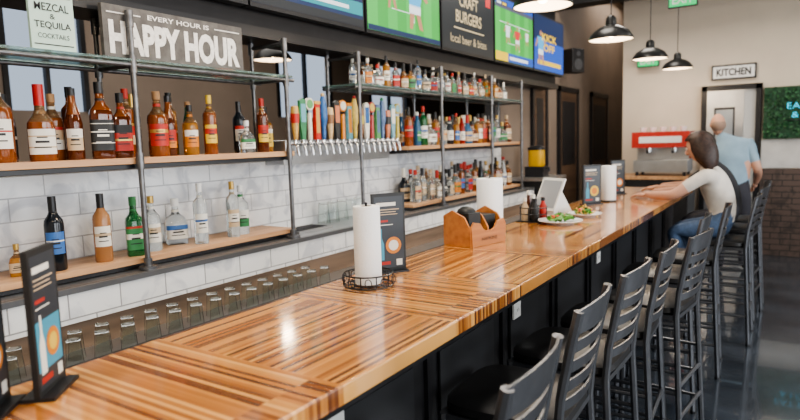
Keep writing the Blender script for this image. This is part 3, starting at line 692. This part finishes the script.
def hand(parent,w,d,n,side,skm,nm,curl=.5):
    d=d.normalized(); n=n.normalized(); s=side.normalized(); J={};Bn=[];R={};roots=[]
    J['w']=w;R['w']=(.022,.022);J['p']=w+d*.045;R['p']=(.034,.016);J['k']=w+d*.08;R['k']=(.034,.013);Bn+=[('w','p'),('p','k')];roots.append('w')
    for i,(o,l) in enumerate(((.027,.07),(.009,.078),(-.009,.072),(-.027,.056))):
        r=w+d*.07+s*o; a=r+d*(l*.45)+n*(l*.08*curl); b=a+(d*.8+n*curl*.9).normalized()*(l*.33); c=b+(d*.4+n*curl*1.3).normalized()*(l*.28)
        for k,q,rr in (('a',r,.0095),('b',a,.009),('c',b,.008),('d',c,.0065)): J['%d%s'%(i,k)]=q;R['%d%s'%(i,k)]=rr
        Bn+=[('%da'%i,'%db'%i),('%db'%i,'%dc'%i),('%dc'%i,'%dd'%i)];roots.append('%da'%i)
    t0=w+d*.025+s*.022;t1=t0+s*.026+d*.025+n*.006;t2=t1+s*.008+d*.028+n*.006
    J['t0']=t0;J['t1']=t1;J['t2']=t2;R['t0']=.013;R['t1']=.010;R['t2']=.008;Bn+=[('t0','t1'),('t1','t2')];roots.append('t0')
    me=skin(J,Bn,R,roots,1); me.materials.clear(); me.materials.append(skm)
    for p in me.polygons: p.use_smooth=True
    ob=bpy.data.objects.new(nm,me); COL.objects.link(ob); ob.parent=parent
def head(parent,c,yaw,pitch,skm,hairm,style,sc=1.0):
    m=MB()
    def hf(p):
        q=Vector(p)
        if q.z<0: k=1+q.z*2.6; q.y*=max(.55,k); q.x=q.x*max(.7,1+q.z*1.6)+(.012*(-q.z/.12))
        if q.x>0: q.x*=.93
        return q
    m.sph((0,0,0),(.098,.077,.122),skm,n=28,h=20,fn=hf)
    m.sph((.094,0,-.018),(.020,.013,.024),skm,n=12,h=8); m.sph((.088,0,.004),(.012,.009,.028),skm,n=10,h=8)
    for s in (-1,1):
        m.sph((.079,s*.031,.012),(.012,.014,.009),WHITE,n=10,h=8); m.sph((.088,s*.031,.012),(.005,.006,.006),LB,n=8,h=6)
        m.sph((.083,s*.031,.032),(.009,.018,.004),hairm if hairm else LT,n=10,h=6)
        m.sph((-.002,s*.076,-.005),(.018,.009,.032),skm,n=12,h=10); m.sph((.004,s*.083,-.005),(.009,.004,.020),skm,n=10,h=6)
    LIP=mat('lips',(.45,.14,.11),.5); m.sph((.083,0,-.056),(.011,.024,.006),LIP,n=12,h=6); m.sph((.081,0,-.066),(.011,.02,.006),LIP,n=12,h=6)
    if style!='bald':
        long=style=='long'
        def cap(p):
            q=Vector(p)
            back=max(0,min(1,(.05-q.x)/.07))
            if q.z<0:
                if long:
                    th=-q.z/.124; q.z*=1+1.05*back; q.y*=1+.55*th*back; q.x=q.x*(1+.1*back)-.012*th*back
                else:
                    q.z*=.72
            if q.x>.045 and q.z<.06: q.x=.045-(q.x-.045)*.3
            w=.0035*math.sin(q.y*170+q.z*20)*(1 if long else .5)
            return q+Vector((w,w*.5,0))
        m.sph((-.012,0,.014),(.118 if long else .112,.10 if long else .092,.126),hairm,n=40,h=28,fn=cap)
    else:
        m.sph((-.022,0,-.012),(.083,.0785,.075),mat('stubble',(.30,.20,.15),.8),n=20,h=12)
    o=m.build('head',c,0,parent,recalc=False); o.rotation_euler=Euler((0,pitch,yaw),'XYZ'); o.scale=(sc,sc,sc)
SK=mat('skin_light',(.54,.30,.21),.55,var=.05); SK2=mat('skin_tan',(.42,.22,.14),.55,var=.05)
HB=mat('hair_brown',(.03,.014,.009),.5,var=.5,vs=50); HK=mat('hair_black',(.012,.01,.009),.5,var=.4,vs=50)
def person_sit(name,x,y,shirt,pants,skm,hairm,style,yaw=math.pi,hs=1.0,lean=0,reach=0):
    P=bpy.data.objects.new(name,None); COL.objects.link(P)
    V=lambda a,b,c: Vector((x+a,y+b,c))
    J={'pelvis':V(.02,0,.885),'waist':V(0,0,1.0),'chest':V(-.06-lean*.5,0,1.16),'nb':V(-.13-lean,0,1.325),'neck':V(-.165-lean,0,1.395)}
    R={'pelvis':.135,'waist':.118,'chest':.135,'nb':.062,'neck':.048}
    Bn=[('pelvis','waist'),('waist','chest'),('chest','nb'),('nb','neck')]
    for s,t in ((-1,'l'),(1,'r')):
        J['sh'+t]=V(-.11-lean,s*.155,1.285);R['sh'+t]=.062; J['el'+t]=V(-.32-reach,s*.225,1.118);R['el'+t]=.042; J['wr'+t]=V(-.54-reach,s*.12,1.115);R['wr'+t]=.026
        J['fa'+t]=V(-.39-reach,s*.19,1.118);R['fa'+t]=.040
        J['hp'+t]=V(-.02,s*.095,.868);R['hp'+t]=.088; J['kn'+t]=V(-.36,s*.12,.83);R['kn'+t]=.058; J['an'+t]=V(-.22,s*.12,.415);R['an'+t]=.038
        J['cf'+t]=V(-.30,s*.12,.68);R['cf'+t]=.055; J['he'+t]=V(-.20,s*.12,.37);R['he'+t]=.036; J['to'+t]=V(-.36,s*.13,.345);R['to'+t]=.034
        Bn+=[('chest','sh'+t),('sh'+t,'el'+t),('el'+t,'fa'+t),('fa'+t,'wr'+t),('pelvis','hp'+t),('hp'+t,'kn'+t),('kn'+t,'cf'+t),('cf'+t,'an'+t),('an'+t,'he'+t),('he'+t,'to'+t)]
    def mf(a,b,t):
        if b[:2] in('fa','wr') or b=='neck': return 1
        if a[:2]=='sh': return 0 if t<.6 else 1
        if b[:2] in('hp','kn','cf') : return 2
        if b[:2]=='an': return 2
        if b[:2] in ('he','to'): return 3
        if a=='pelvis' and b=='waist' and t<.35: return 2
        return 0
    body(P,J,Bn,R,mf,[shirt,skm,pants,LB])
    for s,t in ((-1,'l'),(1,'r')):
        d=(J['wr'+t]-J['fa'+t]); d.z=-.004; hand(P,J['wr'+t]+Vector((0,0,-.006)),d,Vector((0,0,-1)),Vector((0,-s,0)),skm,'hand_'+t,.45)
    head(P,V(-.195-lean,0,1.485),yaw,.28,skm,hairm,style,hs)
WSH=mat('cream_shirt',(.56,.52,.47),.85,var=.12,vs=12,bump=.3); JN=mat('jeans',(.07,.11,.19),.85,var=.2,vs=40); BSH=mat('black_shirt',(.02,.02,.023),.85,bump=.2); GSH=mat('slate_blue_shirt',(.23,.33,.41),.85,var=.1,bump=.2); KH=mat('dark_trousers',(.04,.04,.05),.85)
person_sit('seated_woman',-.44,5.28,WSH,JN,SK,HB,'long',yaw=math.pi-.15,hs=.93,lean=.0,reach=.02)
person_sit('seated_man',-.44,5.95,BSH,KH,SK2,HK,'short',yaw=math.pi+.2,lean=.05,reach=.07,hs=.95)
P=bpy.data.objects.new('standing_man',None); COL.objects.link(P)
x,y=-.60,7.75
V=lambda a,b,c: Vector((x+a,y+b,c))
J={'pelvis':V(.05,0,.97),'waist':V(.04,.02,1.10),'chest':V(0,.05,1.32),'nb':V(-.08,.09,1.52),'neck':V(-.12,.12,1.59)}
R={'pelvis':.155,'waist':.15,'chest':.165,'nb':.075,'neck':.058}
Bn=[('pelvis','waist'),('waist','chest'),('chest','nb'),('nb','neck')]
for s,t in ((-1,'l'),(1,'r')):
    J['sh'+t]=V(-.03+s*.20,.07,1.46);R['sh'+t]=.072; J['el'+t]=V(s*.27,.09 if s<0 else 0,1.18);R['el'+t]=.047; J['fa'+t]=V(s*.275,.14,1.11);R['fa'+t]=.043; J['wr'+t]=V(s*.24,.26,1.0);R['wr'+t]=.03
    J['hp'+t]=V(.04+s*.10,0,.90);R['hp'+t]=.1; J['kn'+t]=V(.04+s*.11,.02+s*.06,.50);R['kn'+t]=.062; J['cf'+t]=V(.04+s*.11,s*.04,.36);R['cf'+t]=.058; J['an'+t]=V(.04+s*.11,-.03+s*.06,.10);R['an'+t]=.042
    J['to'+t]=V(.04+s*.13,.15+s*.06,.042);R['to'+t]=.038
    Bn+=[('chest','sh'+t),('sh'+t,'el'+t),('el'+t,'fa'+t),('fa'+t,'wr'+t),('pelvis','hp'+t),('hp'+t,'kn'+t),('kn'+t,'cf'+t),('cf'+t,'an'+t),('an'+t,'to'+t)]
def mf(a,b,t):
    if b[:2] in('fa','wr') or b=='neck': return 1
    if a[:2]=='sh': return 0 if t<.7 else 1
    if b[:2] in('hp','kn','cf','an'): return 2
    if b[:2]=='to': return 3
    if a=='pelvis' and t<.3: return 2
    return 0
body(P,J,Bn,R,mf,[GSH,SK,KH,LB])
for s,t in ((-1,'l'),(1,'r')): hand(P,J['wr'+t],J['wr'+t]-J['fa'+t],Vector((-s,0,-.2)),Vector((0,.5,.6)),SK,'hand_'+t,.6)
head(P,V(-.15,.145,1.69),math.pi/2+.35,.12,SK,None,'bald')
# ------------------------------------------------------------------ lights
def area(name,loc,rot,sx,sy,e,c=(1,1,1)):
    l=bpy.data.lights.new(name,'AREA'); l.shape='RECTANGLE'; l.size=sx; l.size_y=sy; l.energy=e; l.color=c
    o=bpy.data.objects.new(name,l); COL.objects.link(o); o.location=loc; o.rotation_euler=rot
for i,yy in enumerate((0,3,6)): area('window_daylight',(3.75,yy,1.95),(0,math.radians(90),0),2.9,2.4,(165,150,125)[i],(.95,.98,1))
for yy,e in ((-.5,52),(2.2,54),(4.9,54),(7.4,48)): area('ceiling_fill',(-1.6,yy,3.9),(0,0,0),.9,.9,e,(1,.92,.82))  # added overhead fill for the main room, no fixtures modelled
for yy in (1,4.5,7.2): area('ceiling_fill',(1.4,yy,3.9),(0,0,0),1.2,1.2,40,(1,.94,.86))
area('ceiling_fill',(-4.4,3.5,3.9),(0,0,0),2,4,75,(1,.95,.88)); area('ceiling_fill',(-2.4,10.8,3.9),(0,0,0),.5,2,22,(1,.9,.8))  # more added fill, brightening the back room and corridor
w=bpy.data.worlds.new('world'); S.world=w; w.use_nodes=True
w.node_tree.nodes['Background'].inputs[0].default_value=(.7,.82,1,1); w.node_tree.nodes['Background'].inputs[1].default_value=.7
